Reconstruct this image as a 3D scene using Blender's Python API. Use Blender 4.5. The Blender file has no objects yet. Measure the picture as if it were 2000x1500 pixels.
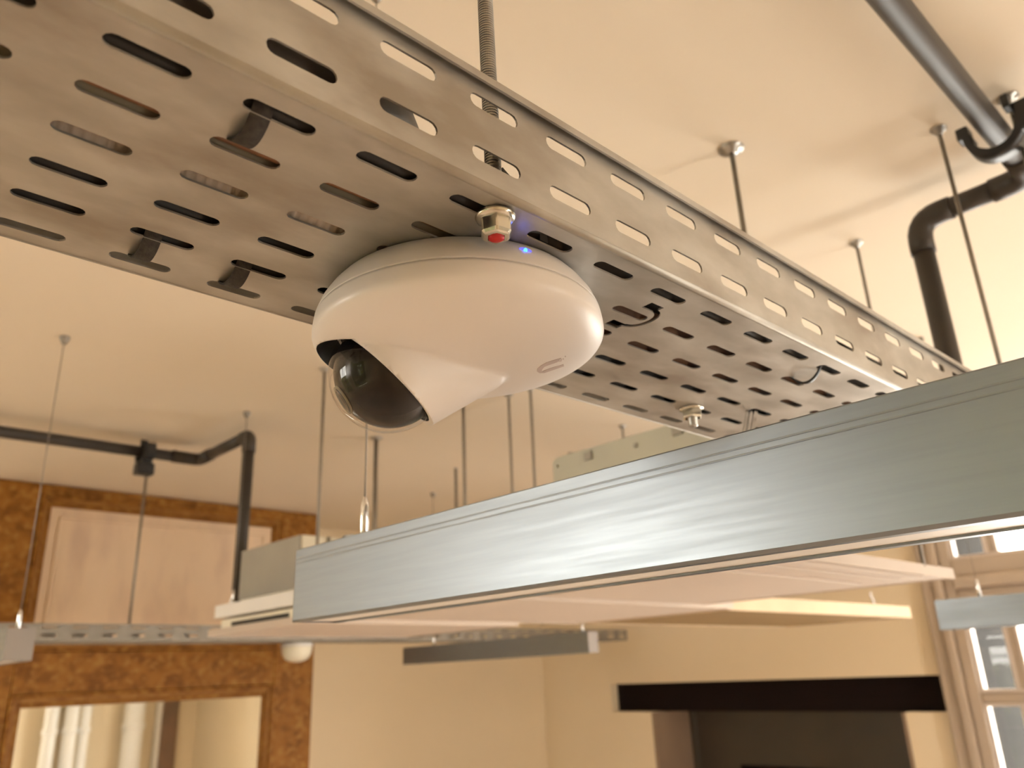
import bpy, bmesh, math, random
import numpy as np
from mathutils import Vector, Matrix
random.seed(7)
scene = bpy.context.scene
COL = scene.collection
PI = math.pi

# ------------------------------------------------------------------ camera, world, light, exposure
F_PX = 1577.797
RW = np.array([[0.6857045649, 0.7268181088, -0.0393024992],
               [-0.2726992530, 0.2064603562, -0.9396857127],
               [-0.6748661846, 0.6550645450, 0.3397735640]])      # camera right, down, forward in the room
CAM = np.array([0.0, 0.0, 2.30])
cd = bpy.data.cameras.new('camera'); cam = bpy.data.objects.new('camera', cd); COL.objects.link(cam)
cd.sensor_width = 36.0; cd.sensor_fit = 'HORIZONTAL'; cd.lens = F_PX / 2000 * 36
cd.clip_start = 0.01; cd.clip_end = 100
cam.matrix_world = Matrix(((RW[0][0], -RW[1][0], -RW[2][0], CAM[0]), (RW[0][1], -RW[1][1], -RW[2][1], CAM[1]),
                           (RW[0][2], -RW[1][2], -RW[2][2], CAM[2]), (0, 0, 0, 1)))
cd.dof.use_dof = True; cd.dof.focus_distance = 0.47; cd.dof.aperture_fstop = 9.0
scene.camera = cam

w = bpy.data.worlds.new('sky'); scene.world = w; w.use_nodes = True
bg = w.node_tree.nodes['Background']
bg.inputs['Color'].default_value = (1.0, 0.94, 0.855, 1); bg.inputs['Strength'].default_value = 10.0
def portal(name, loc, rot, sx, sy):
    l = bpy.data.lights.new(name, 'AREA'); l.shape = 'RECTANGLE'; l.size = sx; l.size_y = sy
    o = bpy.data.objects.new(name, l); COL.objects.link(o); o.location = loc; o.rotation_euler = rot
    l.cycles.is_portal = True; o['kind'] = 'helper'
portal('daylight_portal_back', (-0.45, 4.95, 1.7), (-PI/2, 0, 0), 1.9, 2.7)
portal('daylight_portal_front_a', (-2.75, -2.62, 1.85), (PI/2, 0, 0), 1.5, 2.3)
portal('daylight_portal_front_b', (-0.65, -2.62, 1.85), (PI/2, 0, 0), 1.5, 2.3)
portal('daylight_portal_right', (2.45, 2.05, 1.7), (0, PI/2, 0), 2.8, .64)
vs = scene.view_settings
vs.view_transform = 'Standard'; vs.look = 'None'; vs.gamma = 1.0; vs.use_curve_mapping = False
vs.exposure = 0.72
cy = scene.cycles
cy.use_denoising = True; cy.max_bounces = 6; cy.diffuse_bounces = 4; cy.glossy_bounces = 4; cy.transparent_max_bounces = 8
cy.caustics_reflective = False; cy.caustics_refractive = False; cy.sample_clamp_indirect = 60.0; cy.use_adaptive_sampling = True; cy.adaptive_threshold = 0.1; cy.adaptive_min_samples = 16

# ------------------------------------------------------------------ materials
def mk(name, c1, c2=None, scale=6.0, rough=0.5, metal=0.0, bump=0.0, stretch=(1, 1, 1), rvar=0.0, spec=0.5, detail=4.0, lo=0.35, hi=0.65, c3=None, s3=2.0, bscale=None, coat=0.0, aniso=0.0):
    m = bpy.data.materials.new(name); m.use_nodes = True
    nt = m.node_tree; b = nt.nodes['Principled BSDF']
    b.inputs['Roughness'].default_value = rough; b.inputs['Metallic'].default_value = metal
    b.inputs['Specular IOR Level'].default_value = spec; b.inputs['Coat Weight'].default_value = coat
    c2 = c2 or tuple(x * 0.94 for x in c1)
    tc = nt.nodes.new('ShaderNodeTexCoord'); mp = nt.nodes.new('ShaderNodeMapping'); mp.inputs['Scale'].default_value = stretch
    nt.links.new(tc.outputs['Object'], mp.inputs['Vector'])
    n = nt.nodes.new('ShaderNodeTexNoise'); n.inputs['Scale'].default_value = scale; n.inputs['Detail'].default_value = detail
    nt.links.new(mp.outputs[0], n.inputs['Vector'])
    r = nt.nodes.new('ShaderNodeValToRGB'); r.color_ramp.elements[0].position = lo; r.color_ramp.elements[1].position = hi
    r.color_ramp.elements[0].color = (*c1, 1); r.color_ramp.elements[1].color = (*c2, 1)
    nt.links.new(n.outputs['Fac'], r.inputs[0]); col = r.outputs[0]
    if c3:
        n3 = nt.nodes.new('ShaderNodeTexNoise'); n3.inputs['Scale'].default_value = s3; n3.inputs['Detail'].default_value = 6
        nt.links.new(mp.outputs[0], n3.inputs['Vector'])
        r3 = nt.nodes.new('ShaderNodeValToRGB'); r3.color_ramp.elements[0].position = 0.5; r3.color_ramp.elements[1].position = 0.68
        nt.links.new(n3.outputs['Fac'], r3.inputs[0])
        mx = nt.nodes.new('ShaderNodeMix'); mx.data_type = 'RGBA'
        nt.links.new(r3.outputs[0], mx.inputs[0]); nt.links.new(col, mx.inputs[6]); mx.inputs[7].default_value = (*c3, 1); col = mx.outputs[2]
    nt.links.new(col, b.inputs['Base Color'])
    if rvar:
        mr = nt.nodes.new('ShaderNodeMapRange'); mr.inputs['To Min'].default_value = max(0.02, rough - rvar); mr.inputs['To Max'].default_value = rough + rvar
        nt.links.new(n.outputs['Fac'], mr.inputs[0]); nt.links.new(mr.outputs[0], b.inputs['Roughness'])
    if bump:
        bp = nt.nodes.new('ShaderNodeBump'); bp.inputs['Strength'].default_value = bump; bp.inputs['Distance'].default_value = 0.002
        if bscale:
            nb = nt.nodes.new('ShaderNodeTexNoise'); nb.inputs['Scale'].default_value = bscale; nt.links.new(mp.outputs[0], nb.inputs['Vector'])
            nt.links.new(nb.outputs['Fac'], bp.inputs['Height'])
        else: nt.links.new(n.outputs['Fac'], bp.inputs['Height'])
        nt.links.new(bp.outputs[0], b.inputs['Normal'])
    return m
def glass(name, tint, mixf=0.06, rough=0.0, ior=1.5):
    m = bpy.data.materials.new(name); m.use_nodes = True; nt = m.node_tree; nt.nodes.clear()
    o = nt.nodes.new('ShaderNodeOutputMaterial'); t = nt.nodes.new('ShaderNodeBsdfTransparent'); g = nt.nodes.new('ShaderNodeBsdfGlossy')
    t.inputs[0].default_value = (*tint, 1); g.inputs['Roughness'].default_value = rough
    fr = nt.nodes.new('ShaderNodeFresnel'); fr.inputs[0].default_value = ior; mx = nt.nodes.new('ShaderNodeMixShader')
    ge = nt.nodes.new('ShaderNodeNewGeometry'); inv = nt.nodes.new('ShaderNodeMath'); inv.operation = 'SUBTRACT'; inv.inputs[0].default_value = 1.0
    mu = nt.nodes.new('ShaderNodeMath'); mu.operation = 'MULTIPLY'
    nt.links.new(ge.outputs['Backfacing'], inv.inputs[1]); nt.links.new(fr.outputs[0], mu.inputs[0]); nt.links.new(inv.outputs[0], mu.inputs[1])
    nt.links.new(mu.outputs[0], mx.inputs[0]); nt.links.new(t.outputs[0], mx.inputs[1]); nt.links.new(g.outputs[0], mx.inputs[2]); nt.links.new(mx.outputs[0], o.inputs[0])
    return m
def emit(name, c, s):
    m = bpy.data.materials.new(name); m.use_nodes = True; nt = m.node_tree; b = nt.nodes['Principled BSDF']
    b.inputs['Base Color'].default_value = (*c, 1); b.inputs['Emission Color'].default_value = (*c, 1); b.inputs['Emission Strength'].default_value = s
    return m
M = {}
M['plaster_ceiling'] = mk('plaster_ceiling', (0.85, 0.745, 0.605), (0.83, 0.725, 0.585), 1.5, 0.9, bump=0.05, bscale=60)
M['plaster_wall'] = mk('plaster_wall', (0.81, 0.685, 0.50), (0.79, 0.665, 0.48), 1.2, 0.9, bump=0.05, bscale=60)
M['floor_wood'] = mk('floor_wood', (0.60, 0.485, 0.395), (0.55, 0.435, 0.35), 4, 0.45, stretch=(1, 8, 1))
M['galvanised'] = mk('galvanised', (0.40, 0.375, 0.335), (0.55, 0.53, 0.49), 30, 0.50, 0.72, rvar=0.09, c3=(0.33, 0.29, 0.245), s3=17, stretch=(1, .45, 1), detail=7)
M['zinc'] = mk('zinc', (0.50, 0.49, 0.46), (0.40, 0.39, 0.37), 60, 0.36, 1.0)
M['rod_steel'] = mk('rod_steel', (0.30, 0.27, 0.23), (0.26, 0.235, 0.20), 40, 0.5, 0.8)
M['end_grey'] = mk('end_grey', (0.30, 0.265, 0.245), (0.28, 0.25, 0.23), 8, 0.6)
M['galvanised_shaded'] = mk('galvanised_shaded', (0.27, 0.25, 0.215), (0.31, 0.285, 0.25), 30, 0.6, 0.4)  # near tray's steel with shade put into the colour for the far tray
M['reveal_shaded'] = mk('reveal_shaded', (0.016, 0.0155, 0.0145), (0.012, 0.0115, 0.011), 4, 0.9, spec=0.1)
M['zinc_yellow'] = mk('zinc_yellow', (0.72, 0.69, 0.61), (0.62, 0.60, 0.53), 60, 0.2, 1.0)
M['steel_bright'] = mk('steel_bright', (0.85, 0.85, 0.85), (0.75, 0.75, 0.76), 50, 0.15, 1.0)
M['aluminium'] = mk('aluminium', (0.292, 0.325, 0.358), (0.272, 0.304, 0.336), 9, 0.38, 0.92, stretch=(1.2, 30, 30), rvar=0.06)  # bluish tint carries the sky's cool reflection in the metal colour
M['grey_paint'] = mk('grey_paint', (0.36, 0.34, 0.29), (0.33, 0.31, 0.27), 8, 0.5)
M['grey_green'] = mk('grey_green', (0.50, 0.50, 0.42), (0.46, 0.46, 0.39), 8, 0.45)
M['cam_white'] = mk('cam_white', (0.84, 0.79, 0.765), (0.83, 0.78, 0.755), 5, 0.36, spec=0.5)
M['white_paint'] = mk('white_paint', (0.84, 0.82, 0.80), (0.80, 0.78, 0.76), 6, 0.5)
M['white_gloss'] = mk('white_gloss', (0.93, 0.92, 0.90), None, 5, 0.3)
M['panel_white'] = mk('panel_white', (0.62, 0.52, 0.44), (0.60, 0.505, 0.43), 3, 0.6)
M['panel_ochre'] = mk('panel_ochre', (0.27, 0.175, 0.075), (0.25, 0.16, 0.07), 5, 0.8, spec=0.2)
M['panel_edge'] = mk('panel_edge', (0.74, 0.57, 0.38), (0.70, 0.53, 0.35), 9, 0.7)
M['cream_plastic'] = mk('cream_plastic', (0.85, 0.80, 0.66), None, 5, 0.5)
M['diffuser'] = mk('diffuser', (0.82, 0.78, 0.74), None, 5, 0.45)
M['pipe_grey'] = mk('pipe_grey', (0.060, 0.049, 0.040), (0.052, 0.043, 0.035), 12, 0.45, spec=0.3)
M['black_plastic'] = mk('black_plastic', (0.012, 0.012, 0.012), (0.02, 0.02, 0.02), 20, 0.4)
M['black_gloss'] = mk('black_gloss', (0.006, 0.006, 0.007), None, 20, 0.08)
M['eye_dark'] = mk('eye_dark', (0.012, 0.0095, 0.0085), (0.016, 0.012, 0.010), 30, 0.2, spec=0.2)
M['cable_black'] = mk('cable_black', (0.02, 0.016, 0.013), None, 20, 0.5)
M['cable_brown'] = mk('cable_brown', (0.20, 0.085, 0.035), (0.12, 0.05, 0.02), 20, 0.5)
M['cable_grey'] = mk('cable_grey', (0.27, 0.235, 0.165), (0.24, 0.21, 0.15), 20, 0.6)
M['conduit_white'] = mk('conduit_white', (0.80, 0.66, 0.54), None, 30, 0.5)
M['conduit_dark'] = mk('conduit_dark', (0.15, 0.13, 0.115), None, 30, 0.4)
M['velcro'] = mk('velcro', (0.035, 0.028, 0.024), (0.06, 0.05, 0.04), 300, 0.9, bump=0.4)
M['velcro_out'] = mk('velcro_out', (0.10, 0.10, 0.085), (0.06, 0.06, 0.05), 260, 0.95, bump=0.4)
M['red_paint'] = mk('red_paint', (0.55, 0.015, 0.012), (0.42, 0.01, 0.01), 90, 0.5)
M['logo_grey'] = mk('logo_grey', (0.60, 0.50, 0.48), None, 5, 0.5)
M['led_blue'] = emit('led_blue', (0.01, 0.13, 1.0), 14.0)
M['led_glow'] = emit('led_glow', (0.12, 0.12, 0.9), 0.7)
M['faux_wood'] = mk('faux_wood', (0.30, 0.125, 0.018), (0.17, 0.060, 0.006), 13, 0.5, detail=10, stretch=(1, 1.3, 1.6), c3=(0.36, 0.175, 0.035), s3=24, lo=0.38, hi=0.66, spec=0.2)
M['faux_wood_light'] = mk('faux_wood_light', (0.36, 0.17, 0.04), (0.24, 0.095, 0.014), 18, 0.45, detail=8, spec=0.25)
M['painted_panel'] = mk('painted_panel', (0.76, 0.58, 0.41), (0.73, 0.55, 0.385), 2.0, 0.6, c3=(0.62, 0.45, 0.33), s3=2.2, stretch=(1, 3.0, 1.0))
M['dark_wood'] = mk('dark_wood', (0.008, 0.003, 0.002), (0.006, 0.002, 0.0015), 6, 0.7, spec=0.15, stretch=(1, 8, 8))
M['door_dark'] = mk('door_dark', (0.055, 0.042, 0.028), (0.045, 0.036, 0.025), 4, 0.35)
M['stone_grey'] = mk('stone_grey', (0.30, 0.28, 0.26), (0.26, 0.245, 0.23), 5, 0.85)
M['window_paint'] = mk('window_paint', (0.47, 0.38, 0.295), (0.44, 0.355, 0.275), 6, 0.45)
M['window_white'] = mk('window_white', (0.62, 0.54, 0.48), None, 6, 0.4)
M['reveal_brown'] = mk('reveal_brown', (0.32, 0.225, 0.155), (0.29, 0.20, 0.14), 5, 0.7)
M['marble_brown'] = mk('marble_brown', (0.25, 0.14, 0.09), (0.18, 0.12, 0.08), 4, 0.3, detail=8)
M['leaf'] = mk('leaf', (0.13, 0.155, 0.018), (0.21, 0.225, 0.03), 8, 0.5)
M['bark'] = mk('bark', (0.10, 0.07, 0.05), None, 8, 0.9)
M['pane'] = glass('pane', (0.97, 0.98, 0.98))
M['dome_glass'] = glass('dome_glass', (0.95, 0.94, 0.93), ior=1.42)
mm = bpy.data.materials.new('mirror_glass'); mm.use_nodes = True; bb = mm.node_tree.nodes['Principled BSDF']
bb.inputs['Base Color'].default_value = (0.86, 0.88, 0.85, 1); bb.inputs['Metallic'].default_value = 1; bb.inputs['Roughness'].default_value = 0.02
M['mirror'] = mm

# ------------------------------------------------------------------ builders
class MB:
    def __init__(s): s.v = []; s.f = []; s.sm = []; s.mi = []
    def add(s, vs, fs, smooth=False, mi=0):
        o = len(s.v); s.v += [tuple(v) for v in vs]
        for f in fs: s.f.append(tuple(i + o for i in f)); s.sm.append(smooth); s.mi.append(mi)
        return s
    def box(s, x0, x1, y0, y1, z0, z1, mi=0):
        vs = [(x, y, z) for x in (x0, x1) for y in (y0, y1) for z in (z0, z1)]
        return s.add(vs, [(0, 1, 3, 2), (4, 6, 7, 5), (0, 4, 5, 1), (2, 3, 7, 6), (0, 2, 6, 4), (1, 5, 7, 3)], mi=mi)
    def tube(s, pts, r, n=12, cap=True, smooth=True, rr=None):
        pts = [Vector(p) for p in pts]; rings = []
        t0 = (pts[1] - pts[0]).normalized(); up = Vector((0, 0, 1)) if abs(t0.z) < 0.9 else Vector((1, 0, 0))
        u = t0.cross(up).normalized()
        vs = []
        for i, p in enumerate(pts):
            if i == 0: t = t0
            elif i == len(pts) - 1: t = (pts[-1] - pts[-2]).normalized()
            else: t = ((pts[i+1] - p).normalized() + (p - pts[i-1]).normalized()).normalized()
            u = (u - t * u.dot(t)).normalized(); vv = t.cross(u)
            ri = rr[i] if rr else r
            for k in range(n):
                a = 2 * PI * k / n; vs.append(p + (u * math.cos(a) + vv * math.sin(a)) * ri)
        fs = []
        for i in range(len(pts) - 1):
            for k in range(n): fs.append((i*n+k, i*n+(k+1) % n, (i+1)*n+(k+1) % n, (i+1)*n+k))
        s.add(vs, fs, smooth)
        if cap:
            m = len(pts) - 1
            s.add(vs[:n], [tuple(range(n))[::-1]]); s.add(vs[m*n:], [tuple(range(n))])
        return s
    def cyl(s, p0, p1, r, n=16, smooth=True): return s.tube([p0, p1], r, n, smooth=smooth)
    def lathe(s, prof, c=(0, 0, 0), n=48, axis=None, smooth=True, mi=0):
        # prof: (r, h) list, axis default z
        ax = Vector((0, 0, 1) if axis is None else axis).normalized(); up = Vector((0, 0, 1)) if abs(ax.z) < 0.9 else Vector((1, 0, 0))
        u = ax.cross(up).normalized(); vv = ax.cross(u); c = Vector(c); vs = []; fs = []
        for r, h in prof:
            for k in range(n):
                a = 2 * PI * k / n; vs.append(c + ax * h + (u * math.cos(a) + vv * math.sin(a)) * r)
        for i in range(len(prof) - 1):
            for k in range(n): fs.append((i*n+k, i*n+(k+1) % n, (i+1)*n+(k+1) % n, (i+1)*n+k))
        return s.add(vs, fs, smooth, mi)
    def mesh(s, name, mats, merge=1e-6):
        me = bpy.data.meshes.new(name); me.from_pydata(s.v, [], s.f)
        me.polygons.foreach_set('use_smooth', s.sm); me.polygons.foreach_set('material_index', s.mi)
        for m in (mats if isinstance(mats, (list, tuple)) else [mats]): me.materials.append(m)
        bm = bmesh.new(); bm.from_mesh(me)
        if merge: bmesh.ops.remove_doubles(bm, verts=bm.verts, dist=merge)
        bmesh.ops.recalc_face_normals(bm, faces=bm.faces); bm.to_mesh(me); bm.free()
        return me
def mat(m): return [M[x] for x in m] if isinstance(m, (list, tuple)) else M[m]
def link(name, me, parent=None):
    o = bpy.data.objects.new(name, me); COL.objects.link(o)
    if parent is not None: o.parent = parent
    return o
def tag(o, label=None, cat=None, group=None, kind=None):
    if label: o['label'] = label
    if cat: o['category'] = cat
    if group: o['group'] = group
    if kind: o['kind'] = kind
    return o
def thing(name, label, cat, loc=(0, 0, 0), group=None, kind=None):
    o = bpy.data.objects.new(name, None); COL.objects.link(o); o.location = loc; o.empty_display_size = 0.05
    return tag(o, label, cat, group, kind)
def part(root, name, mb, m, bevel=0.0, label=None, seg=2):
    # mb holds room coordinates; the part is stored relative to its thing's base
    p = root
    off = Vector((0, 0, 0))
    while p is not None: off += p.location; p = p.parent
    mb.v = [tuple(Vector(v) - off) for v in mb.v]
    o = link(name, mb.mesh(name, mat(m)), root)
    if bevel: bev(o, bevel, seg)
    if label: o['label'] = label
    return o
def bev(o, wd, seg=2):
    b = o.modifiers.new('bevel', 'BEVEL'); b.width = wd; b.segments = seg; b.limit_method = 'ANGLE'; b.angle_limit = math.radians(40); b.harden_normals = False
def struct(name, mb, m, label, parent=None, bevel=0):
    o = link(name, mb.mesh(name, mat(m)), parent)
    if bevel: bev(o, bevel)
    if parent is None: tag(o, label, None, None, 'structure')
    return o

# ------------------------------------------------------------------ room shell
CEIL = 3.16; YB = 4.25; YF = -2.4; XL = -4.19; XR = 2.1; XW = -3.87
struct('floor', MB().box(XL-.4, XR+.4, YF-.4, YB+1.2, -0.1, 0), 'floor_wood', 'warm brown wooden floor far below')
struct('ceiling', MB().box(XL-.4, XR+.4, YF-.4, YB+.7, CEIL, CEIL+.15), 'plaster_ceiling', 'smooth cream plaster ceiling')
struct('wall_left', MB().box(XL-.3, XL, YF-.3, YB+.7, 0, CEIL), 'plaster_wall', 'cream wall running beside the wooden overmantel')
struct('wall_chimney', MB().box(XL, XW, .68, 2.247, 0, CEIL), 'plaster_wall', 'cream chimney breast behind the brown overmantel')
# wall with door and window: pieces around the two openings, a shallow bed for the lintel
DX0, DX1, DZ = -3.283, -1.758, 2.062; LX0, LX1, LZ1 = -3.589, -1.556, 2.226; WX0, WX1, WZ0, WZ1 = -1.40, 0.50, 0.25, 3.06
wb = MB()
wb.box(XL, LX0, YB, YB+.62, 0, CEIL); wb.box(LX0, DX0, YB, YB+.62, 0, DZ); wb.box(DX1, WX0, YB, YB+.62, 0, DZ)
wb.box(LX0, LX1, YB+.075, YB+.62, DZ, LZ1); wb.box(LX1, WX0, YB, YB+.62, DZ, LZ1)
wb.box(LX0, WX0, YB, YB+.62, LZ1, CEIL); wb.box(WX0, WX1, YB, YB+.62, 0, WZ0); wb.box(WX0, WX1, YB, YB+.62, WZ1, CEIL)
wb.box(WX1, XR+.3, YB, YB+.62, 0, CEIL)
struct('wall_back', wb, 'plaster_wall', 'yellow cream wall with the dark door opening')
def wall_with_windows_y(name, y0, y1, wins, label):
    b = MB(); x = XL
    for (a, c, z0, z1) in wins:
        b.box(x, a, y0, y1, 0, CEIL); b.box(a, c, y0, y1, 0, z0); b.box(a, c, y0, y1, z1, CEIL); x = c
    b.box(x, XR+.3, y0, y1, 0, CEIL); struct(name, b, 'plaster_wall', label)
wall_with_windows_y('wall_front', YF-.3, YF, [(-3.5, -2.0, .7, 3.12), (-1.4, .1, .7, 3.12)], 'cream wall with two tall windows behind the photographer')
b = MB()
b.box(XR, XR+.3, YF, 1.73, 0, CEIL); b.box(XR, XR+.3, 1.73, 2.37, 0, .25); b.box(XR, XR+.3, 1.73, 2.37, 3.06, CEIL); b.box(XR, XR+.3, 2.37, YB, 0, CEIL)
struct('wall_right', b, 'plaster_wall', 'cream wall opposite the mirror with one added fill window')

def window_frame(root, axis, c, a0, a1, z0, z1, cols, rows, m='window_paint', depth=.06):
    """frame, muntins and panes of one window; axis 'y': plane y=c, 'x': plane x=c"""
    def bx(u0, u1, w0, w1, d0, d1):
        return MB().box(u0, u1, d0, d1, w0, w1) if axis == 'y' else MB().box(d0, d1, u0, u1, w0, w1)
    d0, d1 = c - depth/2, c + depth/2; fw = .05
    for u0, u1, w0, w1 in ((a0, a0+fw, z0, z1), (a1-fw, a1, z0, z1)): part(root, 'window_stile', bx(u0, u1, w0, w1, d0, d1), m, .006)
    for w0, w1 in ((z0, z0+fw), (z1-fw, z1)): part(root, 'window_rail', bx(a0+fw, a1-fw, w0, w1, d0, d1), m, .006)
    us = [a0+fw + (a1-a0-2*fw)*i/cols for i in range(cols+1)]; ws = [z0+fw + (z1-z0-2*fw)*i/rows for i in range(rows+1)]
    for u in us[1:-1]: part(root, 'muntin', bx(u-.015, u+.015, z0+fw, z1-fw, d0+.01, d1-.01), m)
    for q in ws[1:-1]:
        for i in range(cols): part(root, 'glazing_bar', bx(us[i]+.015, us[i+1]-.015, q-.012, q+.012, d0+.012, d1-.012), m)
    for i in range(cols):
        for j in range(rows): part(root, 'pane', bx(us[i]+.015, us[i+1]-.015, ws[j]+.012, ws[j+1]-.012, c-.002, c+.002), 'pane')
for n, a0, a1, lab in (('window_2', -3.5, -2.0, 'tall many paned window behind the photographer, nearer the overmantel wall'), ('window_3', -1.4, .1, 'tall many paned window behind the photographer, facing the shrub')):
    r = thing(n, lab, None, ((a0+a1)/2, YF-.15, .7), kind='structure'); window_frame(r, 'y', YF-.15, a0, a1, .7, 3.12, 2, 3)
r = thing('fill_window', 'tall many paned fill window added unseen in the wall opposite the mirror', None, (XR+.15, 2.05, .25), kind='structure'); window_frame(r, 'x', XR+.15, 1.73, 2.37, .25, 3.06, 1, 4)  # unseen window added to brighten the left and back of the room

# window in view, at the right end of the back wall
r = thing('window_1', 'pale painted french window with white glazing bars beside the dark doorway', None, (-.25, YB, WZ0), kind='structure')
# moulded casing standing proud of the wall
part(r, 'casing', MB().box(-1.552, -1.49, YB-.05, YB-.001, 0.02, CEIL-.002), 'window_paint', .012)
part(r, 'casing', MB().box(-1.487, -1.445, YB-.075, YB-.001, 0.02, CEIL-.002), 'window_paint', .012)
part(r, 'outer_stile', MB().box(-1.443, -1.392, YB-.045, YB+.02, 0.02, CEIL-.002), 'window_paint', .006)
part(r, 'transom_bar', MB().box(-1.392, .497, YB-.05, YB+.03, 2.545, 2.60), 'window_paint', .008)
part(r, 'transom_bar', MB().box(-1.392, .497, YB-.09, YB+.03, 2.60, 2.655), 'window_paint', .01)
part(r, 'transom_bar', MB().box(-1.392, .497, YB-.05, YB+.03, 2.655, 2.738), 'window_paint', .008)
for z0, z1 in ((2.738, 2.752), (2.53, 2.545), (2.146, 2.16), (2.088, 2.102)):
    part(r, 'glazing_bead', MB().box(-1.392, .497, YB-.03, YB+.02, z0, z1), 'window_white', .003)
part(r, 'glazing_bar', MB().box(-1.392, .497, YB-.024, YB+.02, 2.102, 2.146), 'window_paint', .006)
part(r, 'glazing_bar', MB().box(-1.392, .497, YB-.024, YB+.02, 1.63, 1.675), 'window_paint', .006)
for x in (-1.392, -1.245, -1.20, -1.0, -.65, -.60, -.30, .25, .48):
    for z0, z1 in ((2.752, 3.05), (2.16, 2.53), (1.675, 2.088), (.3, 1.63)):
        part(r, 'glazing_bead', MB().box(x, x+.016, YB-.03, YB+.02, z0, z1), 'window_white', .003)
for x0, x1 in ((-1.229, -1.20), (-.984, -.95), (-.634, -.60), (-.284, -.25), (.266, .30)):
    for z0, z1 in ((2.752, 3.05), (2.16, 2.53), (1.675, 2.088), (.3, 1.63)):
        part(r, 'muntin', MB().box(x0, x1, YB-.022, YB+.018, z0, z1), 'window_paint')
for x0, x1 in ((-1.376, -1.245), (-1.184, -1.0), (-.95, -.65), (-.584, -.30), (-.25, .25), (.30, .48)):
    for z0, z1 in ((2.752, 3.05), (2.16, 2.53), (1.675, 2.088), (.3, 1.63)):
        part(r, 'pane', MB().box(x0, x1, YB-.003, YB+.001, z0, z1), 'pane')
part(r, 'outer_reveal', MB().box(-1.399, -1.385, YB+.03, YB+.6, WZ0, WZ1), 'reveal_shaded')  # masonry reveal, its shade put into the near-black colour

# doorway
struct('trim_1', MB().box(LX0, LX1, YB+.068, YB+.1, DZ, LZ1), 'dark_wood', 'dark brown wooden lintel beam set into the wall over the doorway')
r = thing('door_1', 'dark panelled door deep inside the doorway below the lintel', None, (-2.52, YB+.36, 0), kind='structure')
part(r, 'jamb_lining', MB().box(DX0+.001, DX0+.02, YB+.002, YB+.358, 0, DZ-.004), 'reveal_brown')
part(r, 'jamb_lining', MB().box(DX1-.02, DX1-.001, YB+.002, YB+.358, 0, DZ-.004), 'reveal_brown')
part(r, 'door_leaf', MB().box(DX0+.06, DX1-.02, YB+.375, YB+.41, 0, DZ), 'door_dark')
for x0, x1 in ((DX0, DX0+.06),): part(r, 'door_stop', MB().box(x0, x1, YB+.36, YB+.40, 0, DZ), 'door_dark', .006)
for x0, x1 in ((-2.93, -2.90), (-2.36, -2.33), (-2.16, -2.13)):
    part(r, 'panel_moulding', MB().box(x0, x1, YB+.355, YB+.376, 0.1, 1.75), 'dark_wood', .004)
for x0, x1 in ((-2.90, -2.36), (-2.13, -1.80)):
    part(r, 'panel_moulding', MB().box(x0, x1, YB+.355, YB+.376, 1.72, 1.75), 'dark_wood', .004)

# ------------------------------------------------------------------ wooden overmantel with painted panel and mirror
r = thing('overmantel', 'brown marbled wooden overmantel with painted panel above a mirror', 'overmantel', (XW, 1.46, 1.0))
Y0, Y1, PY0, PY1, X1 = .682, 2.245, .95, 1.98, XW + .03
part(r, 'stile', MB().box(XW+.001, X1, Y0, PY0-.05, 1.0, CEIL-.003), 'faux_wood', .004)
part(r, 'stile', MB().box(XW+.001, X1, PY1+.05, Y1, 1.0, CEIL-.003), 'faux_wood', .004)
part(r, 'top_rail', MB().box(XW+.001, X1, PY0-.05, PY1+.05, 3.115, CEIL-.003), 'faux_wood', .004)
part(r, 'middle_rail', MB().box(XW+.001, X1, PY0-.05, PY1+.05, 2.305, 2.47), 'faux_wood', .004)
def moulding(y0, y1, z0, z1, steps):
    # mitred frame pieces growing inwards
    for i, (a, bb_, h) in enumerate(steps):
        for (ya, yb, za, zb) in ((y0+a, y0+bb_, z0+a, z1-a), (y1-bb_, y1-a, z0+a, z1-a), (y0+bb_, y1-bb_, z1-bb_, z1-a), (y0+bb_, y1-bb_, z0+a, z0+bb_)):
            part(r, 'moulding', MB().box(XW+.001, X1+h, ya, yb, za, zb), 'faux_wood_light' if i % 2 else 'faux_wood', .003)
ST = [(0, .014, .012), (.014, .030, .002), (.030, .042, -.006), (.042, .05, -.014)]
moulding(PY0-.05, PY1+.05, 2.47, 3.115, ST)
moulding(PY0-.05, PY1+.05, 1.2, 2.305, ST)
part(r, 'painted_panel', MB().box(XW+.001, XW+.008, PY0, PY1, 2.52, 3.065), 'painted_panel', label='pale painted panel with faint veins')
for (ya, yb, za, zb) in ((PY0+.035, PY1-.035, 3.018, 3.03), (PY0+.035, PY1-.035, 2.555, 2.567), (PY0+.035, PY0+.047, 2.567, 3.018), (PY1-.047, PY1-.035, 2.567, 3.018)):
    part(r, 'panel_bead', MB().box(XW+.008, XW+.016, ya, yb, za, zb), 'painted_panel', .003)
part(r, 'mirror', MB().box(XW+.004, XW+.009, PY0, PY1, 1.25, 2.255), 'mirror', label='bevelled mirror glass')
for (ya, yb, za, zb) in ((PY0, PY0+.022, 1.25, 2.255), (PY1-.022, PY1, 1.25, 2.255), (PY0+.022, PY1-.022, 2.233, 2.255)):
    mbv = MB(); lo_y, hi_y = ya, yb
    part(r, 'mirror_bevel', mbv.box(XW+.009, XW+.0105, ya, yb, za, zb), 'mirror')
part(r, 'bottom_rail', MB().box(XW+.001, X1, PY0-.05, PY1+.05, 1.0, 1.2), 'faux_wood', .004)

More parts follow.
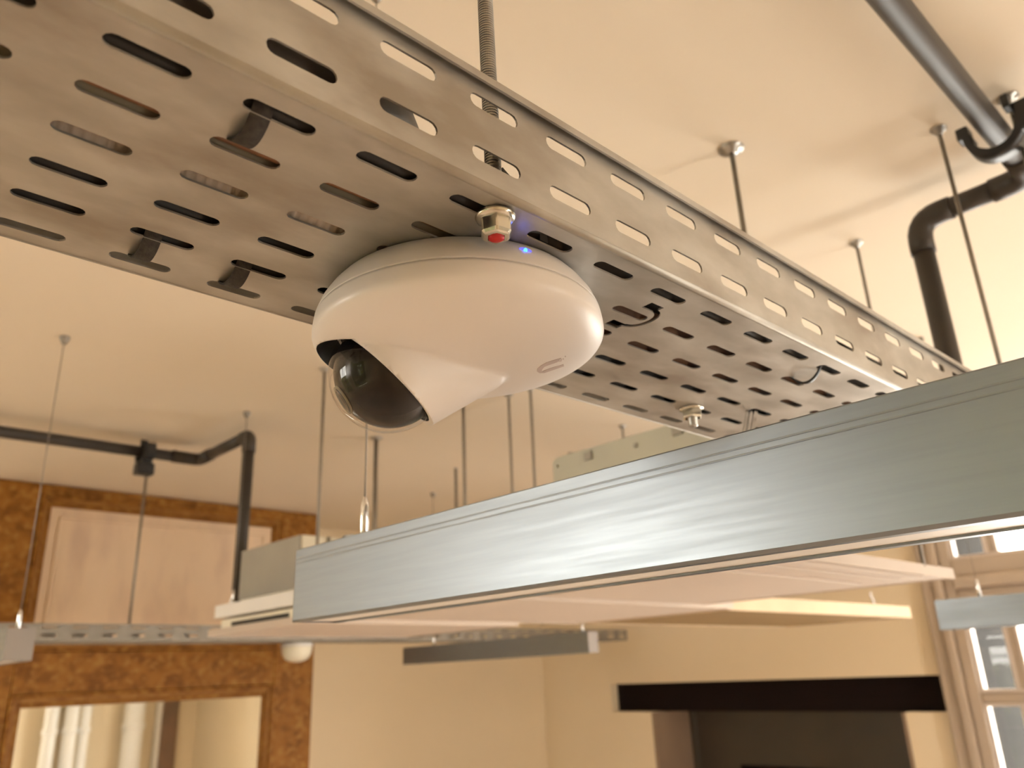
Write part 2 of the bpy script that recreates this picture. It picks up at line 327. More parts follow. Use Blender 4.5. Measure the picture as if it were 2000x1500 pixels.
# things on the opposite wall that the mirror shows
g = 'white service pipes on the wall opposite the mirror'
for y, rad, lab in ((2.68, .062, 'thick white vertical pipe, leftmost in the mirror reflection'), (2.87, .065, 'thick white vertical pipe, second from the left in the mirror reflection'), (3.01, .045, 'thin white vertical pipe with collar, third in the mirror reflection'), (3.50, .105, 'widest white column reflected in the middle of the mirror')):
    t = thing('white_pipe', lab, 'pipe', (XR-.14, y, 0), g)
    part(t, 'shaft', MB().tube([(XR-.14, y, 0), (XR-.14, y, CEIL)], rad, 24, cap=False), 'white_gloss')
    for z in (1.95, 1.1): part(t, 'collar', MB().lathe([(rad, -.03), (rad+.012, -.025), (rad+.012, .025), (rad, .03)], (XR-.14, y, z), 24), 'white_gloss')
t = thing('pilaster', 'brown marble pilaster with pale edge reflected in the mirror', 'pilaster', (XR-.03, 3.9, 0))
part(t, 'shaft', MB().box(XR-.06, XR-.001, 3.83, 4.02, 0, CEIL-.002), 'marble_brown', .01)
part(t, 'edge_strip', MB().box(XR-.07, XR-.001, 3.77, 3.828, 0, CEIL-.002), 'white_paint', .01)

# ------------------------------------------------------------------ cable tray with slots
TR = np.array([[0.99991677, 0.00180261, -0.01277507], [-0.00180122, 0.99999837, 0.00011966], [0.01277526, -0.00009664, 0.99991839]])
TO = np.array([-0.27902704, 0.07805131, 2.53576666])
TMAT = Matrix([[*TR[i], TO[i]] for i in range(3)] + [[0, 0, 0, 1]])
PITCH, ROW, XS, ZR1, ZR2, HT = .057, .033, .0176, .0187, .0522, .0625
XF = -5*ROW - XS
def tray_thing(name, label, cat, group=None, at=(0, 0, 0)):
    o = thing(name, label, cat, group=group); o.matrix_world = TMAT @ Matrix.Translation(at); return o
def tpart(root, name, mb, m, at=(0, 0, 0), bevel=0, label=None, parent=None, seg=2):
    mb.v = [tuple(Vector(v) - Vector(at)) for v in mb.v]
    o = link(name, mb.mesh(name, mat(m)), parent or root)
    if bevel: bev(o, bevel, seg)
    if label: o['label'] = label
    return o
def slot_cell(mb, fn, u0, u1, v0, v1, uc, vc, L=.0345, W=.0085, n=6):
    """flat cell with one obround slot; fn maps (u,v) to 3-D"""
    r = W/2; h = L/2 - r
    right = [(uc + h + r*math.sin(PI*i/n), vc + r*math.cos(PI*i/n)) for i in range(n+1)]      # top -> bottom
    left = [(uc - h - r*math.sin(PI*i/n), vc - r*math.cos(PI*i/n)) for i in range(n+1)]       # bottom -> top
    A, B_, C, D = (u0, v1), (u1, v1), (u1, v0), (u0, v0)
    for poly in ([A, B_, right[0], left[-1]], [B_, C] + right[::-1], [C, D, left[0], right[-1]], [D, A] + left[::-1]):
        mb.add([fn(*p) for p in poly], [tuple(range(len(poly)))])
def solid(o, t, offset):
    s = o.modifiers.new('solid', 'SOLIDIFY'); s.thickness = t; s.offset = offset; s.use_even_offset = True
K0, K1 = -4, 22
def side_profile(sgn, x, z0=.003):
    return None
def build_tray(root, k0, k1, cutter=None):
    base = MB(); fb = lambda u, v: (v, u, 0)
    for k in range(k0, k1):
        for j in range(6):
            v0 = -j*ROW - ROW/2 if j < 5 else XF + .003; v1 = -j*ROW + ROW/2 if j > 0 else XS - .003
            slot_cell(base, fb, (k-.5)*PITCH, (k+.5)*PITCH, v0, v1, k*PITCH, -j*ROW)
    o = tpart(root, 'base_plate', base, 'galvanised'); solid(o, .0012, 1)
    zin = o.data.polygons[0].normal.z
    o.modifiers['solid'].offset = 1 if zin > 0 else -1
    if cutter:
        dg = bpy.context.evaluated_depsgraph_get()
        bo = o.modifiers.new('cut', 'BOOLEAN'); bo.object = cutter; bo.operation = 'DIFFERENCE'; bo.solver = 'EXACT'; bo.use_self = True
        dg.update(); me = bpy.data.meshes.new_from_object(o.evaluated_get(dg)); o.modifiers.clear(); o.data = me
        bpy.data.objects.remove(cutter)
    ya, yb = (k0-.5)*PITCH, (k1-.5)*PITCH
    for s, x in ((1, XS), (-1, XF)):
        sd = MB(); fs = lambda u, v: (x, u, v)
        zm = (ZR1 + ZR2)/2
        for k in range(k0, k1):
            slot_cell(sd, fs, (k-.5)*PITCH, (k+.5)*PITCH, .003, zm, k*PITCH, ZR1)
            slot_cell(sd, fs, (k-.5)*PITCH, (k+.5)*PITCH, zm, HT, k*PITCH, ZR2)
        # bend at the bottom and rolled lip on top, one strip per station
        arc = [(x - s*.003*(1-math.sin(a)), .003 - .003*math.cos(a)) for a in (0, PI/6, PI/3, PI/2)]
        lip = [(x, HT), (x, HT + .0045), (x + s*.001, HT + .0054), (x + s*.0042, HT + .0054), (x + s*.005, HT + .0046), (x + s*.005, HT + .0002)]
        for prof in (arc, lip):
            for i in range(len(prof)-1):
                (xa, za), (xb, zb) = prof[i], prof[i+1]
                sd.add([(xa, ya, za), (xa, yb, za), (xb, yb, zb), (xb, ya, zb)], [(0, 1, 2, 3)], smooth=(prof is arc))
        so = tpart(root, 'side_rail', sd, 'galvanised'); solid(so, .0012, 0)
    return root
tray = tray_thing('cable_tray', 'slotted galvanised cable tray in the foreground carrying the white dome camera', 'cable tray')
# punched C-shaped knock-out around one slot
cut = MB(); cx_, cy_ = -.0343, .3417; pts_o, pts_i = [], []
for i in range(13):
    a = -PI/2 + PI*i/12
    pts_o.append((cx_ + .0165*math.sin(a), cy_ + .012 + .0125*math.cos(a))); pts_i.append((cx_ + .0118*math.sin(a), cy_ + .012 + .0085*math.cos(a)))
for zz in (0,):
    ring = pts_o + pts_i[::-1]; n = len(ring)
    cut.add([(x, y, -.01) for x, y in ring] + [(x, y, .01) for x, y in ring], [tuple(range(n)), tuple(range(2*n-1, n-1, -1))] + [(i, (i+1) % n, n+(i+1) % n, n+i) for i in range(n)])
for sx in (1, -1):
    cut.box(cx_ + sx*.0125, cx_ + sx*.0215, cy_ - .001, cy_ + .0125, -.0095, .0095)
cme = cut.mesh('cutter', []); co = bpy.data.objects.new('cutter', cme); COL.objects.link(co); co.parent = tray
bpy.context.view_layer.update()
build_tray(tray, K0, K1, co)

# cables lying in the tray
def cable(name, label, m, x, z, r, y0, y1, wob=.0012, corr=False, end=None):
    t = tray_thing(name, label, 'cable', 'black filler cables added in the upper layer of the tray' if 'crowded' in label else None)
    pts = []; rr = []
    n = int((y1-y0)/(.0013 if corr else .02))
    for i in range(n+1):
        y = y0 + (y1-y0)*i/n
        pts.append((x + wob*math.sin(y*19+x*90), y, z + .25*wob*math.sin(y*27+x*70)))
        rr.append(r*(1.0, .93, .80, .93)[i % 4] if corr else r)
    if end: pts += end; rr += [r]*len(end)
    tpart(t, 'sheath', MB().tube(pts, r, 12, rr=rr), m)
ya, yb = (K0-.4)*PITCH, (K1-.7)*PITCH
cable('power_cable', 'black cable above the slot row nearest the bolted edge of the tray', 'cable_black', -.0105, .0104, .0080, .0 + .23, yb)
cable('power_cable', 'black cable lying under the thick grey conduit in the tray', 'cable_black', -.0105, .0104, .0080, ya, .225)
cable('control_cable', 'olive grey cable seen through the second slot row', 'cable_grey', -.0455, .0104, .0084, ya, .25)
cable('orange_cable', 'thin orange brown cable beside the olive grey one', 'cable_brown', -.0320, .0058, .0034, ya, .28)
cable('control_cable', 'brown cable seen through the second slot row beyond the dome camera', 'cable_brown', -.0455, .0096, .0075, .30, yb)
cable('corrugated_conduit', 'white corrugated conduit seen through the middle slots', 'conduit_white', -.0785, .0104, .0084, ya, .22, corr=True)
cable('control_cable', 'tan cable seen through the third slot row beyond the dome camera', 'cable_brown', -.079, .0104, .0080, .26, yb)
cable('power_cable', 'black cable seen through the fourth slot row', 'cable_black', -.1130, .0104, .0082, ya, yb)
cable('power_cable', 'black cable seen through the fifth slot row', 'cable_black', -.1470, .0104, .0084, ya, yb)
for k_ in range(8):  # unseen layer added to block ceiling light through the slots
    x_ = -.0305 - .0172*k_
    cable('power_cable', 'added black filler cable in the crowded upper layer of the tray, %s from the bolted side' % ('first', 'second', 'third', 'fourth', 'fifth', 'sixth', 'seventh', 'eighth')[k_], 'cable_black', x_, .0285, .0080, ya, yb, wob=.0004)
cable('large_conduit', 'thick dark grey conduit showing through the lower side slots', 'conduit_dark', -.0040, .0308, .0118, ya, .085, wob=.0003, end=[(-.005, .098, .034), (-.009, .112, .042), (-.018, .128, .0498), (-.04, .155, .0512), (-.055, .19, .051), (-.06, .25, .051)])
cable('large_conduit', 'thick dark conduit entering the tray at its distant end', 'cable_black', -.006, .0285, .0098, .60, yb, wob=.0003)

# straps and ties bridging two slots
def strap(label, x0, x1, y, wd, sag, m, name='cable_strap', thick=.0011, skew=0.0):
    t = tray_thing(name, label, 'cable tie', 'straps looped through the foreground tray')
    n = 14; top, bot = [], []
    for i in range(n+1):
        s = i/n; x = x0 + (x1-x0)*s; z = .012 - (sag+.012)*math.sin(PI*s)**.55; yy = y + skew*(s-.5)
        top.append((x, yy, z))
    mb = MB()
    for off, flip in ((thick, False), (0, True)):
        vs = []
        for x, yy, z in top: vs += [(x, yy-wd/2, z+off), (x, yy+wd/2, z+off)]
        mb.add(vs, [(2*i, 2*i+1, 2*i+3, 2*i+2) for i in range(n)], True)
    a = [(x, yy-wd/2, z+o) for x, yy, z in top for o in (0, thick)]; c = [(x, yy+wd/2, z+o) for x, yy, z in top for o in (0, thick)]
    mb.add(a, [(2*i, 2*i+1, 2*i+3, 2*i+2) for i in range(n)]); mb.add(c, [(2*i, 2*i+1, 2*i+3, 2*i+2) for i in range(n)])
    tpart(t, 'band', mb, m)
strap('dark brown strap nearest the bend, largest of the three wide straps', .001, -.034, .0500, .0095, .0060, 'velcro')
strap('dark brown strap at the lower tray edge, farther from the dome camera', -.131, -.166, .0530, .0095, .0060, 'velcro')
strap('dark brown strap at the lower tray edge, just left of the dome camera', -.131, -.166, .1060, .0095, .0060, 'velcro')
strap('thin black cable tie hanging in a loop at the far end of the tray', .001, -.034, .5615, .0035, .009, 'black_plastic', 'cable_tie', .0016)
t = tray_thing('cable_strap', 'upright black strap end seen through a lower side slot beyond the bolt', 'cable tie', 'straps looped through the foreground tray')
tpart(t, 'band', MB().box(-.008, -.004, .224, .2305, .002, .05), 'black_plastic')
t = tray_thing('cable_strap', 'black strap loop behind the threaded rod inside the tray', 'cable tie', 'straps looped through the foreground tray')
tpart(t, 'band', MB().tube([(-.03, .178, .018), (-.012, .19, .032), (-.006, .197, .036), (-.004, .2, .030)], .004, 8), 'black_plastic')

# threaded rod, flange nut, far bolt, bent strip
RX, RY = .0012, .184
t = tray_thing('threaded_rod', 'zinc threaded rod holding the near side of the cable tray', 'rod')
prof = []; z = -.010; R = .0047
while z < .622: prof += [(R, z), (R, z+.0005), (R-.0009, z+.0009), (R-.0009, z+.0013)]; z += .0018
tpart(t, 'rod', MB().lathe(prof, (RX, RY, 0), 22, smooth=False), 'zinc')
tpart(t, 'end_cap', MB().lathe([(0.0001, -.0158), (.0028, -.0156), (.0044, -.0146), (.0046, -.010)], (RX, RY, 0), 20), 'red_paint', label='red painted rod end')
t = tray_thing('flange_nut', 'shiny zinc flange nut with red centre under the tray beside the dome', 'nut')
tpart(t, 'flange', MB().lathe([(.0050, -.0004), (.0108, -.0006), (.0112, -.0016), (.0106, -.0028), (.0090, -.0040), (.005, -.0042)], (RX, RY, 0), 40), 'zinc_yellow')
hx = MB(); hv = []
for zz, rr_ in ((-.0035, .0092), (-.0118, .0092), (-.0134, .0082), (-.0140, .0070), (-.0142, .0052)):
    for k in range(6):
        a = PI/3*k + .35; hv.append((RX + rr_*math.cos(a), RY + rr_*math.sin(a), zz))
hx.add(hv, [(i*6+k, i*6+(k+1) % 6, (i+1)*6+(k+1) % 6, (i+1)*6+k) for i in range(4) for k in range(6)])
tpart(t, 'hexagon', hx, 'zinc_yellow', bevel=.0012, seg=3)
FX, FY = -.132, .5568
t = tray_thing('bolt', 'small zinc nut and bolt end under the far part of the tray', 'bolt')
hx = MB(); hv = []
for zz, rr_ in ((-.0003, .0098), (-.0095, .0098), (-.0105, .0085), (-.0105, .0045)):
    for k in range(6):
        a = PI/3*k + .1; hv.append((FX + rr_*math.cos(a), FY + rr_*math.sin(a), zz))
hx.add(hv, [(i*6+k, i*6+(k+1) % 6, (i+1)*6+(k+1) % 6, (i+1)*6+k) for i in range(3) for k in range(6)])
tpart(t, 'nut', hx, 'zinc_yellow', bevel=.0008)
tpart(t, 'washer', MB().lathe([(.005, 0), (.0115, -.0002), (.0115, -.0016), (.005, -.0018)], (FX, FY, .0), 28), 'zinc_yellow')
tpart(t, 'shank', MB().lathe([(.0046, .06), (.0046, -.017), (.0038, -.0185), (0, -.0185)], (FX, FY, 0), 16), 'zinc')
t = tray_thing('steel_strip', 'folded bright steel strip hanging from a slot at the far end of the tray', 'bracket')
for dx in (0, .008):
    tpart(t, 'leaf', MB().add([(-.1012+dx*.4, .6085+dx, .004), (-.1012+dx*.4, .6145+dx, .004), (-.110+dx*.4, .600+dx, -.05), (-.110+dx*.4, .592+dx, -.05), (-.1027+dx*.4, .6085+dx, .004), (-.1027+dx*.4, .6145+dx, .004), (-.1115+dx*.4, .600+dx, -.05), (-.1115+dx*.4, .592+dx, -.05)], [(0, 1, 2, 3), (7, 6, 5, 4), (0, 4, 5, 1), (2, 6, 7, 3), (1, 5, 6, 2), (0, 3, 7, 4)]), 'steel_bright')

# ------------------------------------------------------------------ white dome camera
BC = np.array([-.0883, .2322]); RB, RS_, ZS, RM, ZM, ZB, NE = .0799, .0915, -.0212, .0926, -.0309, -.0529, 2.07
OC = np.array([-.120, .196, -.055]); DV = np.array([-.484, -.497, -.717]); DV /= np.linalg.norm(DV)
QT = np.array([-.089, .252, -.042]); R1, R2 = .0405, .0180
def f_saucer(p):
    r = math.hypot(p[0]-BC[0], p[1]-BC[1]); z = p[2]
    if z < ZM: rho = ((r/RM)**NE + ((ZM-z)/(ZM-ZB))**NE)**(1/NE); return (rho-1)*.05
    t = min(1, max(0, (z-ZS)/(ZM-ZS))); return r - (RS_ + (RM-RS_)*math.sin(t*PI/2))
_ba = QT - OC; _l2 = _ba @ _ba; _rr = R1 - R2; _a2 = _l2 - _rr*_rr; _il2 = 1/_l2
def f_hood(p):
    pa = p - OC; y = pa @ _ba; z = y - _l2; x2v = pa*_l2 - _ba*y; x2 = x2v @ x2v; y2 = y*y*_l2; z2 = z*z*_l2
    k = math.copysign(1, _rr)*_rr*_rr*x2
    if math.copysign(1, z)*_a2*z2 > k: return math.sqrt(x2+z2)*_il2 - R2
    if math.copysign(1, y)*_a2*y2 < k: return math.sqrt(x2+y2)*_il2 - R1
    return (math.sqrt(x2*_a2*_il2) + y*_rr)*_il2 - R1
def f_cover(p, kk=.004):
    a, b_ = f_saucer(p), f_hood(p); h = max(kk-abs(a-b_), 0)/kk
    return min(a, b_) - h*h*kk*.25
dome = tray_thing('dome_camera', 'white dome security camera with clear lens bubble fixed under the tray', 'camera')
tpart(dome, 'mount_base', MB().lathe([(RB-.006, -.0003), (RB-.001, -.0005), (RB, -.0012), (RB+.0045, -.0065), (RB+.0086, -.013), (RS_-.0003, ZS+.0012), (RS_-.0001, ZS+.0005), (RS_-.003, ZS+.0003), (RS_-.02, ZS+.001)], (BC[0], BC[1], 0), 128), 'cam_white')
tpart(dome, 'gasket', MB().lathe([(RB-.012, -.0003), (RB-.0015, -.0003), (RB-.0015, -.0012), (RB-.012, -.0012)], (BC[0], BC[1], 0), 96), 'black_plastic')
NT, NP = 200, 84; C0 = np.array([BC[0], BC[1], ZS - .0002]); cv = []
for j in range(NP+1):
    ph = (PI/2)*(j/NP)
    for i in range(NT):
        th = 2*PI*i/NT; d = np.array([math.cos(ph)*math.cos(th), math.cos(ph)*math.sin(th), -math.sin(ph)])
        lo_, hi_ = 0.0, .135; s = hi_
        while s > 0 and f_cover(C0 + d*s) > 0: hi_ = s; s -= .004
        lo_ = max(s, 0)
        for _ in range(14):
            m_ = (lo_+hi_)/2
            if f_cover(C0 + d*m_) > 0: hi_ = m_
            else: lo_ = m_
        cv.append(tuple(C0 + d*lo_))
        if j == NP: break
me = bpy.data.meshes.new('cover'); fs = []
for j in range(NP-1):
    for i in range(NT): fs.append((j*NT+i, (j+1)*NT+i, (j+1)*NT+(i+1) % NT, j*NT+(i+1) % NT))
last = len(cv)-1
for i in range(NT): fs.append(((NP-1)*NT+i, last, (NP-1)*NT+(i+1) % NT))
fs.append(tuple(range(NT)))
me.from_pydata(cv, [], fs)
bm = bmesh.new(); bm.from_mesh(me); bmesh.ops.recalc_face_normals(bm, faces=bm.faces)
for f_ in bm.faces: f_.smooth = len(f_.verts) < 8
bm.to_mesh(me); bm.free()
me.materials.append(M['cam_white']); me.materials.append(M['black_plastic'])
cover = link('cover', me, dome)
def bore(o, r, h0, h1, wall, cap):
    c = MB(); c.lathe([(r, h0), (r, h1)], OC, 96, axis=DV, smooth=False, mi=wall)
    n = 96; a0 = c.v[:n]; a1 = c.v[n:2*n]
    c.add(a0, [tuple(range(n))], mi=cap); c.add(a1, [tuple(range(n))], mi=wall)
    k = link('bore', c.mesh('bore', [M['cam_white'], M['black_plastic']]), dome)
    b_ = o.modifiers.new('bore', 'BOOLEAN'); b_.object = k; b_.operation = 'DIFFERENCE'; b_.solver = 'EXACT'
    bpy.context.view_layer.update(); dg = bpy.context.evaluated_depsgraph_get()
    nm = bpy.data.meshes.new_from_object(o.evaluated_get(dg)); o.modifiers.clear(); o.data = nm; bpy.data.objects.remove(k)
bore(cover, .0435, 0.0, .09, 1, 0)
bore(cover, .0384, -.007, .09, 1, 1)
# clear bubble, gasket ring and dark eye inside
def spheroid(c, d, r, flat, back=.25, n=64, m=28):
    c = Vector(c); prof = []
    for j in range(m+1):
        a = -back + (PI/2+back)*j/m; prof.append((max(r*math.cos(a), 1e-5), r*flat*math.sin(a)))
    return prof
GC = OC - DV*.004
tpart(dome, 'lens_bubble', MB().lathe(spheroid(GC, DV, .0374, 1.0, .05), GC, 72, axis=DV), 'dome_glass', label='clear plastic bubble')
tpart(dome, 'bubble_ring', MB().lathe([(.0368, -.0066), (.0382, -.0066), (.0382, -.0015), (.0375, -.0008), (.0368, -.002)], OC, 72, axis=DV), 'black_plastic')
eye = tpart(dome, 'eye_housing', MB().lathe(spheroid(GC, DV, .0352, 1.0, .0), OC - DV*.0055, 64, axis=DV), 'eye_dark', label='dark camera eye behind the bubble')
LA = (DV + np.array([.12, -.10, .25])); LA /= np.linalg.norm(LA)
LP = OC - DV*.0055 + LA*.0318
tpart(dome, 'lens_barrel', MB().lathe([(.0001, .0028), (.0062, .0032), (.0068, .0036), (.0080, .0034), (.0084, .002), (.0084, -.004)], LP, 40, axis=LA), 'black_gloss', parent=eye)
tpart(dome, 'lens_ring', MB().lathe([(.0086, .003), (.0096, .0034), (.0098, .002), (.0098, -.005)], LP, 40, axis=LA), 'cable_grey', parent=eye)
# status light
a = math.atan2(-.0207, .0838); rl = RB + .0064
lc = np.array([BC[0] + rl*math.cos(a), BC[1] + rl*math.sin(a), -.0092]); ln = Vector((math.cos(a)*.85, math.sin(a)*.85, -.5)).normalized()
tpart(dome, 'light_halo', MB().add([tuple(Vector(lc) + Vector((-math.sin(a), math.cos(a), 0))*(.0042*math.cos(2*PI*k/20)) + ln.cross(Vector((-math.sin(a), math.cos(a), 0)))*(.0013*math.sin(2*PI*k/20)) + ln*.0003) for k in range(20)], [tuple(range(20))]), 'led_glow')  # halo of the status light drawn as a glowing oval
tpart(dome, 'status_light', MB().lathe([(.0012, -.0008), (.0011, .0000), (.0006, .0003), (.0001, .0004)], lc + np.array(ln)*.0006, 16, axis=ln), 'led_blue', label='glowing blue status light')
# embossed mark: a U with dots, laid on the cover
R0T = (RW @ TR).T; CMT = TR.T @ (CAM - TO)
def on_cover(px, py, lift=.00025):
    d = R0T @ np.array([(px-1000)/F_PX, (py-750)/F_PX, 1.0]); s = .3
    while f_cover(CMT + d*s) > 0 and s < .8: s += .0005
    lo_, hi_ = s-.0005, s
    for _ in range(20):
        m_ = (lo_+hi_)/2
        if f_cover(CMT + d*m_) > 0: lo_ = m_
        else: hi_ = m_
    p = CMT + d*lo_; e = 1e-4
    g_ = np.array([f_cover(p + e*np.eye(3)[i]) - f_cover(p - e*np.eye(3)[i]) for i in range(3)]); g_ /= np.linalg.norm(g_)
    return tuple(p + g_*lift), tuple(p - g_*.0002)
U_o = [(1160, 590), (1010, 633), (870, 678), (760, 740), (695, 800), (690, 850), (735, 882), (830, 880), (1000, 822), (1215, 748)]
U_i = [(1085, 668), (1000, 697), (920, 725), (830, 760), (785, 815), (783, 848), (800, 856), (830, 832), (1000, 772), (1205, 714)]
mb = MB(); tv = []; bv = []
zp = lambda q: (980 + q[0]*.1, 640 + q[1]*.1)
for q in U_o + U_i[::-1]:
    t_, b__ = on_cover(*zp(q)); tv.append(t_); bv.append(b__)
n = len(tv)
mb.add(tv, [(i, i+1, n-2-i, n-1-i) for i in range(n//2-1)]); mb.add(tv+bv, [(i, (i+1) % n, n+(i+1) % n, n+i) for i in range(n)])
tpart(dome, 'logo', mb, 'logo_grey', label='faint grey U-shaped mark')
for q in ((1118, 650), (1150, 648), (1160, 622), (1200, 608), (1240, 560)):
    mb = MB(); tv = []; bv = []
    for dx, dy in ((-11, -9), (11, -9), (11, 9), (-11, 9)):
        t_, b__ = on_cover(*zp((q[0]+dx, q[1]+dy))); tv.append(t_); bv.append(b__)
    mb.add(tv, [(0, 1, 2, 3)]); mb.add(tv+bv, [(i, (i+1) % 4, 4+(i+1) % 4, 4+i) for i in range(4)])
    tpart(dome, 'logo_dot', mb, 'logo_grey')

# ------------------------------------------------------------------ far cable tray with its own dome sensor
def far_tray():
    X0, ya_, yb_, zb_, zt_ = -3.3, .30, 4.10, 2.480, 2.540
    t = thing('cable_tray', 'distant slotted cable tray running below the painted panel of the overmantel', 'cable tray', (X0-.1, 2.2, zb_))
    n = int((yb_-ya_)/.1); p = (yb_-ya_)/n
    sd = MB(); fs_ = lambda u, v: (X0, u, v)
    for k in range(n):
        y0 = ya_ + k*p
        slot_cell(sd, fs_, y0, y0+p, zb_, zb_+.034, y0+p/2, zb_+.021, .055, .012)
        slot_cell(sd, fs_, y0, y0+p, zb_+.034, zt_, y0+p/2, zb_+.047, .055, .007)
    sd.add([(X0, ya_, zt_), (X0, yb_, zt_), (X0+.006, yb_, zt_), (X0+.006, ya_, zt_)], [(0, 1, 2, 3)])
    o = part(t, 'side_rail', sd, 'galvanised_shaded'); solid(o, .0015, 0)
    sd = MB(); fs_ = lambda u, v: (X0-.2, u, v)
    for k in range(n): 
        y0 = ya_ + k*p; slot_cell(sd, fs_, y0, y0+p, zb_, zt_, y0+p/2, zb_+.03, .055, .012)
    o = part(t, 'side_rail', sd, 'galvanised_shaded'); solid(o, .0015, 0)
    bs = MB(); fb_ = lambda u, v: (v, u, zb_)
    for k in range(n):
        for j in range(5):
            y0 = ya_ + k*p; v1 = X0 - j*.04; slot_cell(bs, fb_, y0, y0+p, v1-.04, v1, y0+p/2, v1-.02, .055, .012, n=4)
    o = part(t, 'base_plate', bs, 'galvanised_shaded'); solid(o, .0015, 0)
    return t
far_tray()
t = thing('dome_camera', 'small white bullet shaped dome hanging under the distant cable tray', 'camera', (-3.4, 1.9, 2.48))
part(t, 'mount_base', MB().lathe([(.062, -.002), (.068, -.005), (.069, -.018), (.0655, -.02)], (-3.4, 1.9, 2.48), 40), 'white_paint')
part(t, 'dome', MB().lathe([(.0655, -.019), (.066, -.034), (.062, -.052), (.054, -.066), (.04, -.077), (.02, -.083), (.0001, -.085)], (-3.4, 1.9, 2.48), 40), 'cream_plastic')

# ------------------------------------------------------------------ hanging linear luminaires
def luminaire(label, x0, x1, y0, y1, z0, z1, m='aluminium', grooves=True, group='hanging linear luminaires'):
    t = thing('linear_luminaire', label, 'light fixture', ((x0+x1)/2, (y0+y1)/2, z0), group)
    h = z1-z0
    prof = [(y0, z0+.0022)]
    if grooves:
        for zz in (z1-.195*h, z1-.135*h): prof += [(y0, zz-.0007), (y0+.0002, zz-.0002), (y0+.0002, zz+.0002), (y0, zz+.0007)]
    prof += [(y0, z1-.001), (y0+.001, z1), (y1-.001, z1), (y1, z1-.001), (y1, z0+.0015), (y1-.0015, z0), (y1-.009, z0), (y1-.009, z0+.004), (y0+.009, z0+.004), (y0+.009, z0), (y0+.0022, z0)]
    mb = MB(); n = len(prof)
    vs = [(x0, y, z) for y, z in prof] + [(x1, y, z) for y, z in prof]
    mb.add(vs, [(i, (i+1) % n, n+(i+1) % n, n+i) for i in range(n)]); mb.add(vs, [tuple(range(n)), tuple(range(2*n-1, n-1, -1))])
    part(t, 'housing', mb, m)
    part(t, 'diffuser', MB().box(x0+.003, x1-.003, y0+.0092, y1-.0092, z0+.0015, z0+.0039), 'diffuser')
    for xa, xb in ((x0-.0016, x0-.0001), (x1+.0001, x1+.0016)): part(t, 'end_cap', MB().box(xa, xb, y0, y1, z0, z1), 'end_grey', .0005)
    return t
luminaire('large brushed aluminium luminaire crossing the foreground below the tray', -.786, .65, .433, .489, 2.361, 2.4355)
luminaire('linear luminaire at the lower left edge showing its square end', -3.2, -2.06, .458, .514, 2.372, 2.441)
luminaire('grey linear luminaire hanging in front of the far wall left of the doorway', -3.29, -2.12, 2.40, 2.456, 2.371, 2.447)
luminaire('pale linear luminaire hanging in front of the french window', -.822, .4, 2.30, 2.356, 2.3675, 2.4425)

# steel wires with grippers
def wire(label, x, y, z0, rad=.0012, grip=True, group='thin suspension wires', rose=.012):
    t = thing('suspension_wire', label, 'wire', (x, y, z0), group)
    part(t, 'cable', MB().cyl((x, y, z0), (x, y, CEIL-.004), rad, 8), 'rod_steel')
    part(t, 'ceiling_cap', MB().lathe([(.0005, -.022), (rose*.45, -.02), (rose, -.006), (rose, -.0005)], (x, y, CEIL), 20), 'rod_steel')
    if grip: part(t, 'gripper', MB().lathe([(.0015, .045), (.003, .042), (.0045, .034), (.0045, .003), (.003, 0)], (x, y, z0), 16), 'steel_bright')
    return t
wire('wire above the left end of the large foreground luminaire', -.70, .461, 2.4355, .0009)
wire('wire above the square ended luminaire at lower left', -2.145, .4976, 2.441)
wire('wire above the middle of the square ended luminaire at lower left', -2.95, .486, 2.441)
wire('wire holding the left end of the white bar in front of the overmantel', -2.444, 1.14, 2.54, .0013)
wire('wire above the left end of the grey luminaire by the far wall', -3.0905, 2.428, 2.447)
wire('wire above the right end of the grey luminaire by the far wall', -2.17, 2.428, 2.447)
wire('wire above the luminaire in front of the french window', -.72, 2.328, 2.4425, .0007, rose=.008)
t = thing('power_lead', 'thin curled wire ends beside the gripper of the foreground luminaire', 'wire', (-.72, .47, 2.4355))
part(t, 'lead', MB().tube([(-.70, .464, 2.437), (-.715, .468, 2.4405), (-.735, .47, 2.447), (-.745, .466, 2.4465), (-.752, .462, 2.439), (-.765, .462, 2.437)], .0011, 6), 'zinc')
part(t, 'lead', MB().tube([(-.70, .466, 2.437), (-.712, .472, 2.449), (-.722, .474, 2.459), (-.726, .475, 2.463)], .0006, 6), 'black_plastic')
part(t, 'connector', MB().box(-.716, -.694, .455, .47, 2.4357, 2.4425), 'black_plastic', .001)

# ------------------------------------------------------------------ ceiling sails (flat panels) with boxes and hanging rods
def sail(label, x0, x1, y0, y1, z0, th=.014, m='panel_white', edge='panel_white', ribs=(), frame=True):
    t = thing('ceiling_panel', label, 'panel', ((x0+x1)/2, (y0+y1)/2, z0), 'flat panels hanging below the ceiling')
    part(t, 'board', MB().box(x0, x1, y0, y1, z0, z0+th), m, .0015)
    for xa, xb, yc, yd in ((x0-.004, x0-.0002, y0, y1), (x1+.0002, x1+.004, y0, y1), (x0-.004, x1+.004, y0-.004, y0-.0002), (x0-.004, x1+.004, y1+.0002, y1+.004)):
        part(t, 'edge_trim', MB().box(xa, xb, yc, yd, z0-.002, z0+th+.004), edge)
    for xa, xb in ribs: part(t, 'rib', MB().box(xa, xb, y0+.05, y1-.12, z0-.005, z0-.0001), m, .001)
    return t
p1 = sail('white flat panel nearest the overmantel under a grey box', -2.50, -1.92, 1.10, 1.84, 2.450)
part(p1, 'top_channel', MB().box(-2.43, -2.0, 1.102, 1.16, 2.464, 2.492), 'cream_plastic', .002)
part(p1, 'slot_strip', MB().box(-2.36, -2.02, 1.1005, 1.1018, 2.470, 2.482), 'black_plastic')
